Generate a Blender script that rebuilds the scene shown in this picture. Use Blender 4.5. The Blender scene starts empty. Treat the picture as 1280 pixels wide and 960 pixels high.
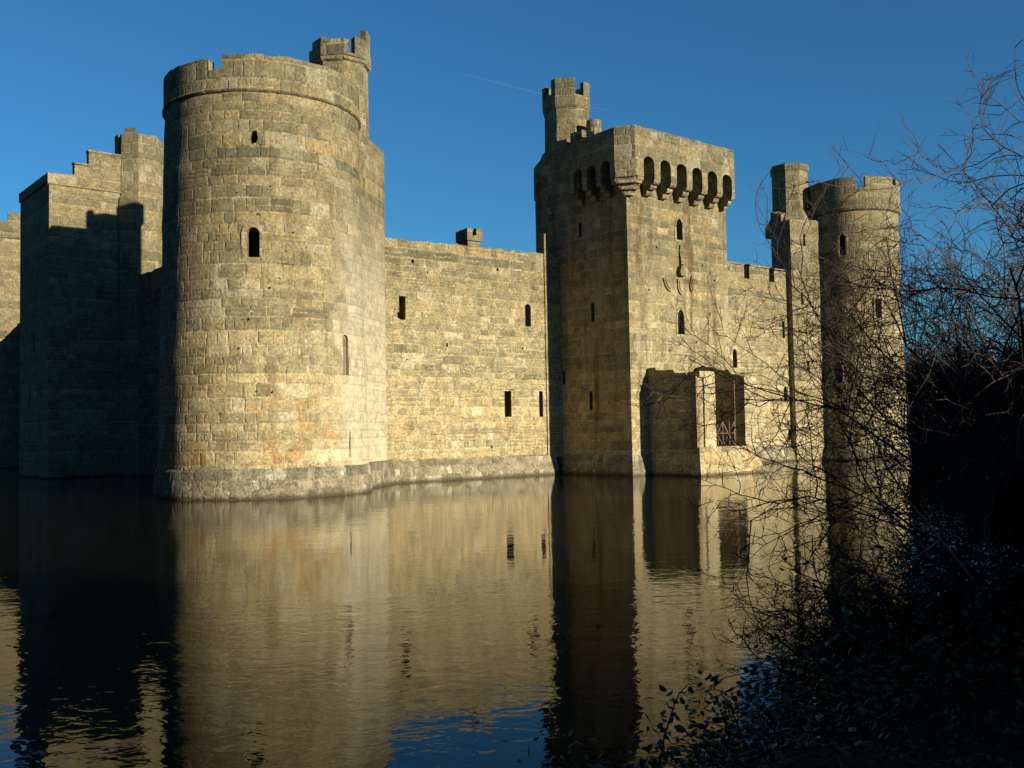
import bpy, bmesh, math, random
from mathutils import Vector, Matrix
R = math.radians
sc = bpy.context.scene
COL = sc.collection

# ------------------------------------------------------------------ camera
cam = bpy.data.cameras.new('camera'); camo = bpy.data.objects.new('camera', cam); COL.objects.link(camo)
cam.sensor_width = 36; cam.lens = 35; cam.clip_start = .05; cam.clip_end = 9000
pitch, roll = math.atan(58.5/1244.4), .018
fw = Vector((.6332, .774, 0)).normalized(); r0 = Vector((fw.y, -fw.x, 0)); zz = Vector((0, 0, 1))
f = fw*math.cos(pitch) + zz*math.sin(pitch); u = zz*math.cos(pitch) - fw*math.sin(pitch)
rr, uu = r0*math.cos(roll) - u*math.sin(roll), u*math.cos(roll) + r0*math.sin(roll)
M = Matrix((rr, uu, -f)).transposed().to_4x4(); M.translation = Vector((0, 0, 2.6)); camo.matrix_world = M
sc.camera = camo
sc.render.resolution_x, sc.render.resolution_y = 1024, 768

# ------------------------------------------------------------------ light
SUN_EL, SHIFT = R(12.5), .20
to_sun = Vector((SHIFT, -1, 0)).normalized()*math.cos(SUN_EL) + zz*math.sin(SUN_EL)
w = bpy.data.worlds.new('World'); sc.world = w; w.use_nodes = True
nt = w.node_tree; nt.nodes.clear()
sky = nt.nodes.new('ShaderNodeTexSky'); sky.sky_type = 'NISHITA'; sky.sun_disc = False
sky.sun_elevation = SUN_EL; sky.sun_rotation = math.atan2(to_sun.x, to_sun.y)
sky.altitude = 0; sky.air_density = 1.0; sky.dust_density = 0.0; sky.ozone_density = 4.0
bg = nt.nodes.new('ShaderNodeBackground'); bg.inputs[1].default_value = .051
out = nt.nodes.new('ShaderNodeOutputWorld')
tint = nt.nodes.new('ShaderNodeMix'); tint.data_type = 'RGBA'; tint.blend_type = 'MULTIPLY'; tint.inputs[0].default_value = 1
tint.inputs[7].default_value = (.44, .94, 1.14, 1)
nt.links.new(sky.outputs[0], tint.inputs[6]); nt.links.new(tint.outputs[2], bg.inputs[0]); nt.links.new(bg.outputs[0], out.inputs[0])
sun = bpy.data.lights.new('sun', 'SUN'); sun.energy = 5; sun.angle = R(.5); sun.color = (1, .91, .70)
suno = bpy.data.objects.new('sun', sun); COL.objects.link(suno)
suno.rotation_euler = to_sun.to_track_quat('Z', 'Y').to_euler(); suno.location = (0, -60, 40)
sc.view_settings.view_transform = 'Standard'; sc.view_settings.look = 'None'
sc.view_settings.exposure = 1.02; sc.view_settings.gamma = 1

# ------------------------------------------------------------------ node helper
class NT:
    def __init__(s, name):
        s.m = bpy.data.materials.new(name); s.m.use_nodes = True; s.t = s.m.node_tree; s.t.nodes.clear()
        s.out = s.new('ShaderNodeOutputMaterial'); s.b = s.new('ShaderNodeBsdfPrincipled')
        s.t.links.new(s.b.outputs[0], s.out.inputs[0])
    def new(s, k): return s.t.nodes.new(k)
    def put(s, sock, v):
        if v is None: return
        if isinstance(v, bpy.types.NodeSocket): s.t.links.new(v, sock)
        elif isinstance(v, tuple) and len(v) == 3 and sock.type == 'RGBA': sock.default_value = (*v, 1)
        else: sock.default_value = v
    def math(s, op, a, b=None, c=None):
        n = s.new('ShaderNodeMath'); n.operation = op
        for i, v in enumerate((a, b, c)): s.put(n.inputs[i], v)
        return n.outputs[0]
    def vmath(s, op, a, b):
        n = s.new('ShaderNodeVectorMath'); n.operation = op; s.put(n.inputs[0], a); s.put(n.inputs[1], b); return n.outputs[0]
    def noise(s, vec, scale, detail=3, rough=.55, col=False, dist=0):
        n = s.new('ShaderNodeTexNoise'); s.put(n.inputs['Vector'], vec); n.inputs['Scale'].default_value = scale
        n.inputs['Detail'].default_value = detail; n.inputs['Roughness'].default_value = rough; n.inputs['Distortion'].default_value = dist
        return n.outputs['Color' if col else 'Fac']
    def noise1(s, wv, scale):
        n = s.new('ShaderNodeTexNoise'); n.noise_dimensions = '1D'; s.put(n.inputs['W'], wv); n.inputs['Scale'].default_value = scale
        n.inputs['Detail'].default_value = 1; return n.outputs['Fac']
    def white(s, x, y=0.0):
        n = s.new('ShaderNodeTexWhiteNoise'); n.noise_dimensions = '3D'; s.put(n.inputs['Vector'], s.comb(x, y, .37)); return n.outputs['Value']
    def comb(s, x, y, z):
        n = s.new('ShaderNodeCombineXYZ')
        for i, v in enumerate((x, y, z)): s.put(n.inputs[i], v)
        return n.outputs[0]
    def sep(s, v):
        n = s.new('ShaderNodeSeparateXYZ'); s.put(n.inputs[0], v); return n.outputs
    def step(s, v, a, b, c=0., d=1.):
        n = s.new('ShaderNodeMapRange'); n.interpolation_type = 'SMOOTHSTEP'
        for i, q in enumerate((v, a, b, c, d)): s.put(n.inputs[i], q)
        return n.outputs[0]
    def mix(s, fac, a, b, mode='MIX'):
        n = s.new('ShaderNodeMix'); n.data_type = 'RGBA'; n.blend_type = mode
        s.put(n.inputs[0], fac); s.put(n.inputs[6], a); s.put(n.inputs[7], b); return n.outputs[2]
    def ramp(s, fac, stops, interp='LINEAR'):
        n = s.new('ShaderNodeValToRGB'); s.put(n.inputs[0], fac); cr = n.color_ramp; cr.interpolation = interp
        while len(cr.elements) < len(stops): cr.elements.new(.5)
        for e, (p, c) in zip(cr.elements, stops): e.position = p; e.color = (*c, 1)
        return n.outputs[0]
    def pos(s): return s.new('ShaderNodeNewGeometry').outputs['Position']
    def bump(s, h, strength, dist, prev=None):
        n = s.new('ShaderNodeBump'); n.inputs['Strength'].default_value = strength; n.inputs['Distance'].default_value = dist
        s.put(n.inputs['Height'], h); s.put(n.inputs['Normal'], prev); return n.outputs[0]
    def done(s, col, rough=.9, spec=.2, normal=None):
        s.put(s.b.inputs['Base Color'], col); s.put(s.b.inputs['Roughness'], rough)
        s.b.inputs['Specular IOR Level'].default_value = spec; s.put(s.b.inputs['Normal'], normal); return s.m

def masonry(name, course=.5, blen=.95, tones=None, mortar=(.50, .42, .27), wild=.05, lichen=.5, stain=0., streak=0., bloom=False, seed=0., rubble=0., joint=.03, jmix=.85, jb=1., warm=1., gain=.61, rough=.038):
    n = NT(name); P = n.pos()
    uvn = n.new('ShaderNodeUVMap'); uvn.uv_map = 'UVMap'
    wob = n.vmath('SUBTRACT', n.noise(P, 1.6, 2, col=True), (.5, .5, .5))
    wob2 = n.vmath('SUBTRACT', n.noise(P, 7, 2, col=True), (.5, .5, .5))
    sc_ = n.new('ShaderNodeVectorMath'); sc_.operation = 'SCALE'; n.put(sc_.inputs[0], wob); sc_.inputs['Scale'].default_value = wild*2
    sc2 = n.new('ShaderNodeVectorMath'); sc2.operation = 'SCALE'; n.put(sc2.inputs[0], wob2); sc2.inputs['Scale'].default_value = wild*.9
    uv = n.vmath('ADD', n.vmath('ADD', uvn.outputs[0], sc_.outputs[0]), sc2.outputs[0])
    X = n.sep(uv); px, py, pz = n.sep(P)[0:3]
    v1 = n.math('ADD', n.math('DIVIDE', X[1], course), n.math('MULTIPLY', n.math('SINE', n.math('MULTIPLY', X[1], 2.3)), .28))
    row = n.math('FLOOR', v1); fv = n.math('FRACT', v1)
    rnd = n.white(row, seed)
    u1 = n.math('ADD', n.math('DIVIDE', X[0], n.math('MULTIPLY', n.math('ADD', n.math('MULTIPLY', rnd, .7), .65), blen)), n.math('MULTIPLY', rnd, 31.7))
    u1 = n.math('ADD', u1, n.math('MULTIPLY', n.math('SINE', n.math('ADD', n.math('MULTIPLY', u1, 1.9), n.math('MULTIPLY', rnd, 50))), .38))
    colm = n.math('FLOOR', u1); fu = n.math('FRACT', u1)
    br = n.white(n.math('ADD', n.math('MULTIPLY', colm, 1.31), seed), row)
    br2 = n.white(n.math('ADD', colm, 7.7+seed), n.math('MULTIPLY', row, 1.17))
    dv = n.math('MULTIPLY', n.math('MINIMUM', fv, n.math('SUBTRACT', 1, fv)), course)
    du = n.math('MULTIPLY', n.math('MINIMUM', fu, n.math('SUBTRACT', 1, fu)), blen)
    # some blocks are split in two courses
    half = n.math('MULTIPLY', n.math('ABSOLUTE', n.math('SUBTRACT', fv, .5)), course)
    half = n.math('ADD', half, n.math('MULTIPLY', n.math('LESS_THAN', br2, .9 - rubble), 9.))
    d = n.math('MINIMUM', n.math('MINIMUM', dv, du), half)
    nf = n.noise(P, 9, 4, .65); nm = n.noise(P, 2.6, 4, .6); nl = n.noise(P, .55, 4, .6); nx = n.noise(P, 30, 3, .6)
    d = n.math('ADD', d, n.math('MULTIPLY', n.math('SUBTRACT', n.noise(P, 6, 5, .7), .5), .11))
    block = n.step(d, .004, joint)                    # 0 in joint .. 1 on block
    edge = n.step(d, 0., .11)
    tones = tones or [(0, (.15, .135, .09)), (.3, (.225, .20, .125)), (.55, (.295, .25, .15)), (.78, (.36, .29, .16)), (1, (.48, .415, .285))]
    c = n.ramp(n.math('ADD', n.math('MULTIPLY', br, .72), n.math('MULTIPLY', n.math('SUBTRACT', n.noise(P, 1.7, 5, .72), .25), .75)), tones)
    # height: greyer and greener upstairs, warmer and paler at the foot
    hgt = n.step(n.math('ADD', pz, n.math('MULTIPLY', n.math('SUBTRACT', nl, .5), 9.)), 1.5, 15)
    big = n.noise(P, .8, 5, .65)
    c = n.mix(1., c, n.mix(n.step(big, .3, .7), (.80, .80, .79), (1.2, 1.18, 1.15)), 'MULTIPLY')
    c = n.mix(n.math('MULTIPLY', hgt, .45), c, n.mix(.5, c, (.22, .20, .125)), 'MIX')
    c = n.mix(n.math('MULTIPLY', n.math('SUBTRACT', 1, hgt), .36*warm), c, (.48, .385, .22))
    crs = n.white(n.math('ADD', row, seed+3.3), .71)
    c = n.mix(n.math('MULTIPLY', n.step(br2, .40, .66), .42*warm), c, n.mix(crs, (.20, .205, .125), (.42, .30, .14)))
    c = n.mix(1., c, n.mix(crs, (.80, .81, .80), (1.16, 1.14, 1.1)), 'MULTIPLY')
    c = n.mix(n.math('MULTIPLY', n.step(br, .88, .97), .38*warm), c, (.50, .45, .33))
    c = n.mix(n.math('MULTIPLY', n.step(br, .08, .03), .35), c, (.10, .09, .06))
    if stain:
        st = n.math('MULTIPLY', n.step(n.noise(P, .9, 4, .7), .50, .62), n.step(pz, 7.5, 1.8))
        c = n.mix(n.math('MULTIPLY', st, stain), c, (.35, .20, .075))
    # joints: pale mortar, washed out and dark in places
    wash = n.step(n.noise(P, 1.3, 4, .7), .55, .64)
    mc = n.mix(wash, mortar, (.10, .085, .055))
    c = n.mix(n.math('MULTIPLY', n.math('SUBTRACT', 1, block), jmix), c, mc)
    bed = n.math('MULTIPLY', n.step(n.math('ADD', dv, n.math('MULTIPLY', n.math('SUBTRACT', n.noise(P, 7, 3, .7), .5), .06)), .05, .012), n.step(n.noise(n.comb(px, py, n.math('MULTIPLY', pz, 4.)), .8, 3, .6), .46, .62))
    c = n.mix(n.math('MULTIPLY', bed, jmix*.85), c, (.58, .47, .29))
    c = n.mix(.45, c, n.mix(nx, (.55, .55, .55), (1.35, 1.35, 1.35)), 'MULTIPLY')
    c = n.mix(.8, c, n.mix(n.step(nf, .3, .7), (.55, .55, .52), (1.35, 1.35, 1.35)), 'MULTIPLY')
    mot = n.noise(P, 2.1, 6, .75)
    c = n.mix(1., c, n.mix(n.step(mot, .34, .66), (.74, .74, .72), (1.2, 1.2, 1.18)), 'MULTIPLY')
    lm = n.math('MULTIPLY', n.step(n.noise(P, 3.2, 5, .72), .55, .70), lichen)
    c = n.mix(lm, c, (.075, .07, .05))
    lw = n.math('MULTIPLY', n.step(n.noise(P, 5.3, 4, .7), .64, .72), .7*lichen)
    c = n.mix(lw, c, (.44, .42, .34))
    if streak:
        mot0 = n.noise(P, 1.3, 5, .7)
        sv = n.comb(n.math('MULTIPLY', px, 1.05), n.math('MULTIPLY', py, 1.05), n.math('MULTIPLY', pz, .09))
        s1 = n.math('MULTIPLY', n.math('MULTIPLY', n.step(n.noise(sv, 1.0, 5, .7), .48, .70), n.step(mot0, .3, .6, .45, 1.)), streak)
        c = n.mix(s1, c, (.13, .075, .03))
        s2 = n.math('MULTIPLY', n.step(n.noise(n.vmath('ADD', sv, (9, 3, 1)), 1.4, 3, .6), .56, .7), streak*.5)
        c = n.mix(s2, c, (.42, .36, .24))
    if bloom:                                         # lime wash running down beside the turret joint
        bm = n.math('MULTIPLY', n.step(n.math('ADD', px, n.math('MULTIPLY', n.math('SUBTRACT', n.noise(P, 1.2, 4, .7), .5), 2.6)), 20.4, 22.4), n.step(n.math('ADD', pz, n.math('MULTIPLY', nm, 4)), 17, 11))
        c = n.mix(n.math('MULTIPLY', bm, n.math('ADD', .25, n.math('MULTIPLY', n.step(nm, .3, .7), .6))), c, (.56, .50, .36))
    h = n.math('ADD', n.math('MULTIPLY', edge, .55*jb), n.math('MULTIPLY', block, .45*jb))
    h = n.math('ADD', h, n.math('MULTIPLY', br2, .55*jb))
    h = n.math('ADD', h, n.math('MULTIPLY', nf, .75)); h = n.math('ADD', h, n.math('MULTIPLY', nx, .3)); h = n.math('ADD', h, n.math('MULTIPLY', nm, .6))
    wet = n.step(n.math('ADD', pz, n.math('MULTIPLY', nm, .25)), .16, .36, .8, 0.)
    c = n.mix(wet, c, (.055, .038, .02))
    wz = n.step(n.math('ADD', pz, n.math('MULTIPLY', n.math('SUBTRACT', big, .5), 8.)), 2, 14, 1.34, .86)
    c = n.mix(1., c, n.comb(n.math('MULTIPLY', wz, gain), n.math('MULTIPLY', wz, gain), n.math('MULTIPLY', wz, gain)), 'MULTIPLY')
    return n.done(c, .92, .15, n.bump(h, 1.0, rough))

def plain(name, c1, c2, scale=6, rough=.85, spec=.2, bump=.0):
    n = NT(name); P = n.pos(); a = n.noise(P, scale, 4, .6)
    return n.done(n.mix(n.step(a, .3, .7), c1, c2), rough, spec, n.bump(a, 1, bump) if bump else None)

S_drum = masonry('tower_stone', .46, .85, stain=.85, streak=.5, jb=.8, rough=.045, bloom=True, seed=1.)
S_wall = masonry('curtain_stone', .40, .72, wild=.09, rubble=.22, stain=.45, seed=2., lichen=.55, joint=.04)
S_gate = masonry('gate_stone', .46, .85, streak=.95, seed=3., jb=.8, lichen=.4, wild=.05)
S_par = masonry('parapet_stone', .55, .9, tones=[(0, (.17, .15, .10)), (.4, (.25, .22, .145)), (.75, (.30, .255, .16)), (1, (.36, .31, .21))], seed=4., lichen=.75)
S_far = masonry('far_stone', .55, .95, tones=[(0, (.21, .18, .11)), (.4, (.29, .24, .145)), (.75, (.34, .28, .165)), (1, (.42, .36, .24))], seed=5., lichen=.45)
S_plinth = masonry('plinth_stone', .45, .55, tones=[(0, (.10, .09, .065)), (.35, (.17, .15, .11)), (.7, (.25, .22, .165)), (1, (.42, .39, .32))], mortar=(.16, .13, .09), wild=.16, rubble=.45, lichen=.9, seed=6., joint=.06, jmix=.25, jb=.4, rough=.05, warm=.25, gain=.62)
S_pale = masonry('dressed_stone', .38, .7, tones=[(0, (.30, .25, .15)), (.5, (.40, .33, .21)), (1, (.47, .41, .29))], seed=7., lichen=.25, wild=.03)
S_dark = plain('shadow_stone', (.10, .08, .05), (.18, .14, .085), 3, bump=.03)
M_wood = plain('old_timber', (.10, .062, .045), (.16, .10, .075), 14)
M_bark = plain('bark', (.020, .013, .009), (.055, .036, .024), 9, .8, .25, .01)
M_twig = plain('twig_bark', (.022, .012, .010), (.058, .033, .027), 7, .7, .3)
M_dead = plain('bleached_branch', (.26, .2, .14), (.42, .34, .25), 14, .8)

# ------------------------------------------------------------------ mesh helpers
rnd = random.Random(7)
def tag(o, label=None, cat=None, group=None, kind=None):
    if label: o['label'] = label
    if cat: o['category'] = cat
    if group: o['group'] = group
    if kind: o['kind'] = kind
    return o
def thing(name, loc, label, cat, group=None):
    o = bpy.data.objects.new(name, None); COL.objects.link(o); o.location = loc; o.empty_display_size = .3
    return tag(o, label, cat, group)
def link(name, me, mat, parent=None):
    o = bpy.data.objects.new(name, me); COL.objects.link(o); me.materials.clear(); me.materials.append(mat)
    if parent is not None:
        o.parent = parent; chain = parent; off = Vector()
        while chain is not None: off += chain.location; chain = chain.parent
        o.location = -off                              # geometry is written in world metres
    return o
class MB:
    def __init__(s): s.v = []; s.f = []
    def add(s, v, f): b = len(s.v); s.v += [tuple(p) for p in v]; s.f += [tuple(i+b for i in q) for q in f]; return s
    def prism(s, poly, z0, z1, z1f=None):
        n = len(poly)
        v = [(x, y, z0) for x, y in poly] + [(x, y, z1 if z1f is None else z1f[i]) for i, (x, y) in enumerate(poly)]
        return s.add(v, [tuple(range(n))[::-1], tuple(range(n, 2*n))] + [(i, (i+1) % n, n+(i+1) % n, n+i) for i in range(n)])
    def box(s, x0, x1, y0, y1, z0, z1): return s.prism([(x0, y0), (x1, y0), (x1, y1), (x0, y1)], z0, z1)
    def extr(s, poly, o, t, nrm, d0, d1):             # poly (s,z) in plane through o along t, swept along nrm d0..d1
        n = len(poly); v = []
        for d in (d0, d1):
            for q, z in poly: v.append((o[0]+t[0]*q+nrm[0]*d, o[1]+t[1]*q+nrm[1]*d, z))
        return s.add(v, [tuple(range(n))[::-1], tuple(range(n, 2*n))] + [(i, (i+1) % n, n+(i+1) % n, n+i) for i in range(n)])
    def lathe(s, cx, cy, prof, n=160, noise=0, a0=0., rfun=None):
        v = []; m = len(prof)
        for (r_, z) in prof:
            for k in range(n):
                a = a0 + 2*math.pi*k/n
                q = r_*(rfun(a) if rfun else 1)
                if noise: q += noise*(math.sin(3*a+z*.9)+math.sin(7*a-z*1.7+2)+.8*math.sin(13*a+z*2.9))
                v.append((cx+q*math.cos(a), cy+q*math.sin(a), z))
        fs = [(i*n+k, i*n+(k+1) % n, (i+1)*n+(k+1) % n, (i+1)*n+k) for i in range(m-1) for k in range(n)]
        fs += [tuple(range(n))[::-1], tuple(range((m-1)*n, m*n))]
        return s.add(v, fs)
    def ring(s, cx, cy, ro, ri, z0, tops, rfun=None):  # tops: [(angle_deg, z)] once round, doubled angles are steps
        v = []
        for a, z in tops:
            a = R(a); k = rfun(a) if rfun else 1; c, q = math.cos(a), math.sin(a)
            v += [(cx+ro*k*c, cy+ro*k*q, z0), (cx+ro*k*c, cy+ro*k*q, z), (cx+ri*k*c, cy+ri*k*q, z), (cx+ri*k*c, cy+ri*k*q, z0)]
        fs = []; n = len(tops)
        for i in range(n):
            j = (i+1) % n; A, B = 4*i, 4*j
            if abs(tops[i][0]-tops[j][0]) < 1e-6: fs.append((A+1, A+2, B+2, B+1)); continue
            fs += [(A, B, B+1, A+1), (A+1, B+1, B+2, A+2), (A+2, B+2, B+3, A+3), (A+3, B+3, B, A)]
        return s.add(v, fs)
    def tube(s, pts, rad, n=4):
        v = []; P = [Vector(p) for p in pts]; m = len(P)
        for i, p in enumerate(P):
            t = (P[min(i+1, m-1)]-P[max(i-1, 0)]); t = t.normalized() if t.length > 1e-9 else Vector((0, 0, 1))
            a = t.orthogonal().normalized(); b = t.cross(a)
            r_ = rad[i] if isinstance(rad, (list, tuple)) else rad
            for k in range(n):
                g = 2*math.pi*k/n; v.append(p+(a*math.cos(g)+b*math.sin(g))*r_)
        fs = [(i*n+k, i*n+(k+1) % n, (i+1)*n+(k+1) % n, (i+1)*n+k) for i in range(m-1) for k in range(n)]
        fs += [tuple(range(n))[::-1], tuple(range((m-1)*n, m*n))]
        return s.add(v, fs)
    def mesh(s, name):
        me = bpy.data.meshes.new(name); me.from_pydata(s.v, [], s.f); me.update(); return me

def fix_normals(me):
    bm = bmesh.new(); bm.from_mesh(me); bmesh.ops.remove_doubles(bm, verts=bm.verts, dist=1e-5)
    bmesh.ops.recalc_face_normals(bm, faces=bm.faces); bm.to_mesh(me); bm.free()
def uv(me, drum=None, off=(0, 0)):
    lay = me.uv_layers.get('UVMap') or me.uv_layers.new(name='UVMap'); d = lay.data
    for p in me.polygons:
        nx, ny, nz = p.normal; c = p.center; rad = False
        if drum:
            rx, ry = c.x-drum[0], c.y-drum[1]; l = math.hypot(rx, ry) or 1
            rad = abs(nx*rx+ny*ry)/l > .5
        for li in p.loop_indices:
            q = me.vertices[me.loops[li].vertex_index].co
            if rad:
                a = math.atan2(q.y-drum[1], q.x-drum[0]); ac = math.atan2(ry, rx)
                if a-ac > 3: a -= 2*math.pi
                if a-ac < -3: a += 2*math.pi
                U, V = a*drum[2], q.z
            elif abs(nz) > .75: U, V = q.x, q.y
            else:
                l = math.hypot(nx, ny); U, V = (q.x*-ny+q.y*nx)/l, q.z
            d[li].uv = (U+off[0], V+off[1])
def build(mb, name, mat, parent=None, cuts=None, drum=None, off=(0, 0)):
    me = mb.mesh(name); fix_normals(me)
    o = link(name, me, mat, None)
    if cuts and cuts.v:
        cm = cuts.mesh('cut'); fix_normals(cm); co = bpy.data.objects.new('cut', cm); COL.objects.link(co)
        md = o.modifiers.new('b', 'BOOLEAN'); md.operation = 'DIFFERENCE'; md.solver = 'EXACT'; md.object = co
        dg = bpy.context.evaluated_depsgraph_get(); dg.update()
        new = bpy.data.meshes.new_from_object(o.evaluated_get(dg)); o.modifiers.clear(); o.data = new
        new.materials.clear(); new.materials.append(mat)
        bpy.data.objects.remove(co); bpy.data.meshes.remove(me); bpy.data.meshes.remove(cm); me = new; me.name = name
    uv(me, drum, off)
    if parent is not None:
        o.parent = parent; ch = parent; offv = Vector()
        while ch is not None: offv += ch.location; ch = ch.parent
        o.location = -offv
    return o

def shape(kind, w_, z0, z1, grow=0):
    h = w_/2+grow; z0 -= grow; z1 += grow
    if kind == 'rect': return [(-h, z0), (h, z0), (h, z1), (-h, z1)]
    if kind == 'arch':
        return [(-h, z0), (h, z0)] + [(h*math.cos(a), z1-h+h*math.sin(a)) for a in [math.pi*k/8 for k in range(9)]]
    if kind == 'point':
        rise = h*1.7
        return [(-h, z0), (h, z0), (h, z1-rise), (h*.86, z1-rise*.55), (h*.5, z1-rise*.2), (0, z1), (-h*.5, z1-rise*.2), (-h*.86, z1-rise*.55), (-h, z1-rise)]
    if kind == 'crack': return [(-h*.7, z0), (h*.4, z0+.05), (h, z0+(z1-z0)*.4), (h*.6, z1), (-h*.5, z1-.04), (-h, z0+(z1-z0)*.55)]
    if kind == 'key':
        return [(-h*1.5, z0+.1), (-h*.4, z0), (h*.9, z0+.02), (h, z1), (-h, z1), (-h, z0+.42), (-h*1.5, z0+.36)]
def window(parent, cuts, p, nang, kind, w_, z0, z1, depth=1.5, frame=0, name='window', liner=True, fmat=None):
    """A real recess through the wall face: cutter, a lining set inside it and, where dressed, a surround."""
    nrm = (math.cos(R(nang)), math.sin(R(nang))); t = (-nrm[1], nrm[0])
    cuts.extr(shape(kind, w_, z0, z1), p, t, nrm, .5, -depth)
    if not liner: return None
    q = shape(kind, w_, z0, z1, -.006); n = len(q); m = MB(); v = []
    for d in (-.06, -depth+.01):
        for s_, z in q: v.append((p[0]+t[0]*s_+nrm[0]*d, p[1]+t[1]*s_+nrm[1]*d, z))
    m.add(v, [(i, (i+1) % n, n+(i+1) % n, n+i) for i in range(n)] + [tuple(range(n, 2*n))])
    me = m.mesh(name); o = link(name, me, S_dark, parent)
    if frame:
        a, b = shape(kind, w_, z0, z1, frame), shape(kind, w_, z0, z1, .012)
        m = MB(); v = []
        for d in (.035, -.12):
            for s_, z in a: v.append((p[0]+t[0]*s_+nrm[0]*d, p[1]+t[1]*s_+nrm[1]*d, z))
            for s_, z in b: v.append((p[0]+t[0]*s_+nrm[0]*d, p[1]+t[1]*s_+nrm[1]*d, z))
        fs = []
        for i in range(n):
            j = (i+1) % n
            fs += [(i, j, n+j, n+i), (2*n+j, 2*n+i, 3*n+i, 3*n+j), (j, i, 2*n+i, 2*n+j), (n+i, n+j, 3*n+j, 3*n+i)]
        m.add(v, fs); me = m.mesh('surround'); fix_normals(me)
        s_ = link('surround', me, fmat or S_pale, o); uv(me)
    return o
def rough_top(pts, amp=.035, stepm=.45, seed=1):
    """Break the long horizontal edges of a (s,z) outline into small uneven lengths."""
    g = random.Random(seed); outp = []
    zmin = min(z for _, z in pts); n = len(pts)
    for i in range(n):
        a, b = pts[i], pts[(i+1) % n]; outp.append(a)
        if abs(a[1]-b[1]) < .3*abs(a[0]-b[0]) and a[1] > zmin+.5:
            k = int(abs(a[0]-b[0])/stepm)
            for j in range(1, k):
                q = j/k; outp.append((a[0]+(b[0]-a[0])*q, a[1]+(b[1]-a[1])*q+g.uniform(-amp, amp)))
    return outp
def tops(spec, amp=.03, dens=4, seed=1):
    """spec [(a0,a1,z)] covering 360 degrees -> stepped uneven ring top."""
    g = random.Random(seed); o = []
    for a0, a1, z in spec:
        k = max(1, int((a1-a0)/dens))
        for i in range(k+1): o.append((a0+(a1-a0)*i/k, z+g.uniform(-amp, amp)))
    # shared angles between neighbours become vertical steps; drop the closing duplicate if equal height
    return o
OCT = lambda a: 1/math.cos(((a+math.pi/8) % (math.pi/4))-math.pi/8)*math.cos(math.pi/8)
def oct_tops(spec, seed=1):
    g = random.Random(seed); o = []
    for a0, a1, z in spec:
        an = [a0] + [c for c in range(-720+22, 720, 45) for c in [c+.5] if a0 < c < a1] + [a1]
        o += [(a, z+g.uniform(-.03, .03)) for a in an]
    return o
def polar(c, r_, a): return (c[0]+r_*math.cos(R(a)), c[1]+r_*math.sin(R(a)))

# ------------------------------------------------------------------ ground, water
def rect_loop(x0, x1, y0, y1, n, z, jit, seed, round_=0):
    g = random.Random(seed); pts = []
    for i in range(n): pts.append((x0+(x1-x0)*i/n, y0))
    for i in range(n): pts.append((x1, y0+(y1-y0)*i/n))
    for i in range(n): pts.append((x1-(x1-x0)*i/n, y1))
    for i in range(n): pts.append((x0, y1-(y1-y0)*i/n))
    return [(x+g.uniform(-jit, jit), y+g.uniform(-jit, jit), z+g.uniform(-jit, jit)*.3) for x, y in pts]
N = 60; L = [rect_loop(-3000, 3200, -3000, 3200, N, 6, 0, 1), rect_loop(-60, 145, -45, 180, N, 5.0, .2, 2),
     rect_loop(-8, 93, 3.0, 126, N, .95, .18, 3), rect_loop(-7.4, 92.4, 3.7, 125.4, N, .02, .15, 4), rect_loop(-6, 91, 5.2, 124, N, -1.3, .1, 5)]
m = MB(); m.add([p for l in L for p in l], [(i*4*N+k, i*4*N+(k+1) % (4*N), (i+1)*4*N+(k+1) % (4*N), (i+1)*4*N+k) for i in range(4) for k in range(4*N)] + [tuple(range(16*N, 20*N))])
n = NT('bank_soil'); P = n.pos(); a = n.noise(P, 1.2, 5, .65); b = n.noise(P, 14, 4, .7)
n.done(n.mix(n.step(a, .4, .62), (.030, .022, .013), n.mix(b, (.035, .045, .014), (.06, .07, .025))), .95, .1, n.bump(b, 1, .06))
me = m.mesh('ground'); fix_normals(me); tag(link('ground', me, n.m), kind='structure')
n = NT('moat_water'); P = n.pos()
q = n.sep(P)
rot = n.comb(n.math('ADD', n.math('MULTIPLY', q[0], .774), n.math('MULTIPLY', q[1], -.633)), n.math('ADD', n.math('MULTIPLY', q[0], .633), n.math('MULTIPLY', q[1], .774)), 0.)
rip = n.vmath('MULTIPLY', rot, (.85, 1.1, 1))
h = n.math('ADD', n.math('MULTIPLY', n.noise(rip, .9, 2, .5, dist=.4), .75), n.math('ADD', n.math('MULTIPLY', n.noise(rip, 4.2, 2, .55, dist=.6), .34), n.math('MULTIPLY', n.noise(rip, 10, 2, .5), .06)))
patch = n.step(n.noise(P, .09, 2, .5), .35, .65, .35, 1.0)
bn = n.new('ShaderNodeBump'); bn.inputs['Distance'].default_value = .016; n.put(bn.inputs['Strength'], patch); n.put(bn.inputs['Height'], h)
n.done((.007, .0065, .003),   .025, .34, bn.outputs[0]); n.b.inputs['Specular Tint'].default_value = (1, .98, .68, 1); n.b.inputs['IOR'].default_value = 1.333
m = MB().add([(-7.8, 3.3, 0), (92.8, 3.3, 0), (92.8, 125.8, 0), (-7.8, 125.8, 0)], [(0, 1, 2, 3)])
tag(link('water', m.mesh('water'), n.m), kind='structure')

# ------------------------------------------------------------------ round tower nearest the camera
G_T = 'round corner towers of the castle'
def drum_prof(z0, z1, r0_, r1_, k): return [(r0_+(r1_-r0_)*i/k, z0+(z1-z0)*i/k) for i in range(k+1)]
def plinth_drum(c, r_, zt=1.25, rb=.18):
    return MB().lathe(c[0], c[1], [(r_+rb, -.9), (r_+rb, .1), (r_+rb*.8, .5), (r_+.05, zt-.12), (r_-.03, zt)], 120, .015)

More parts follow.
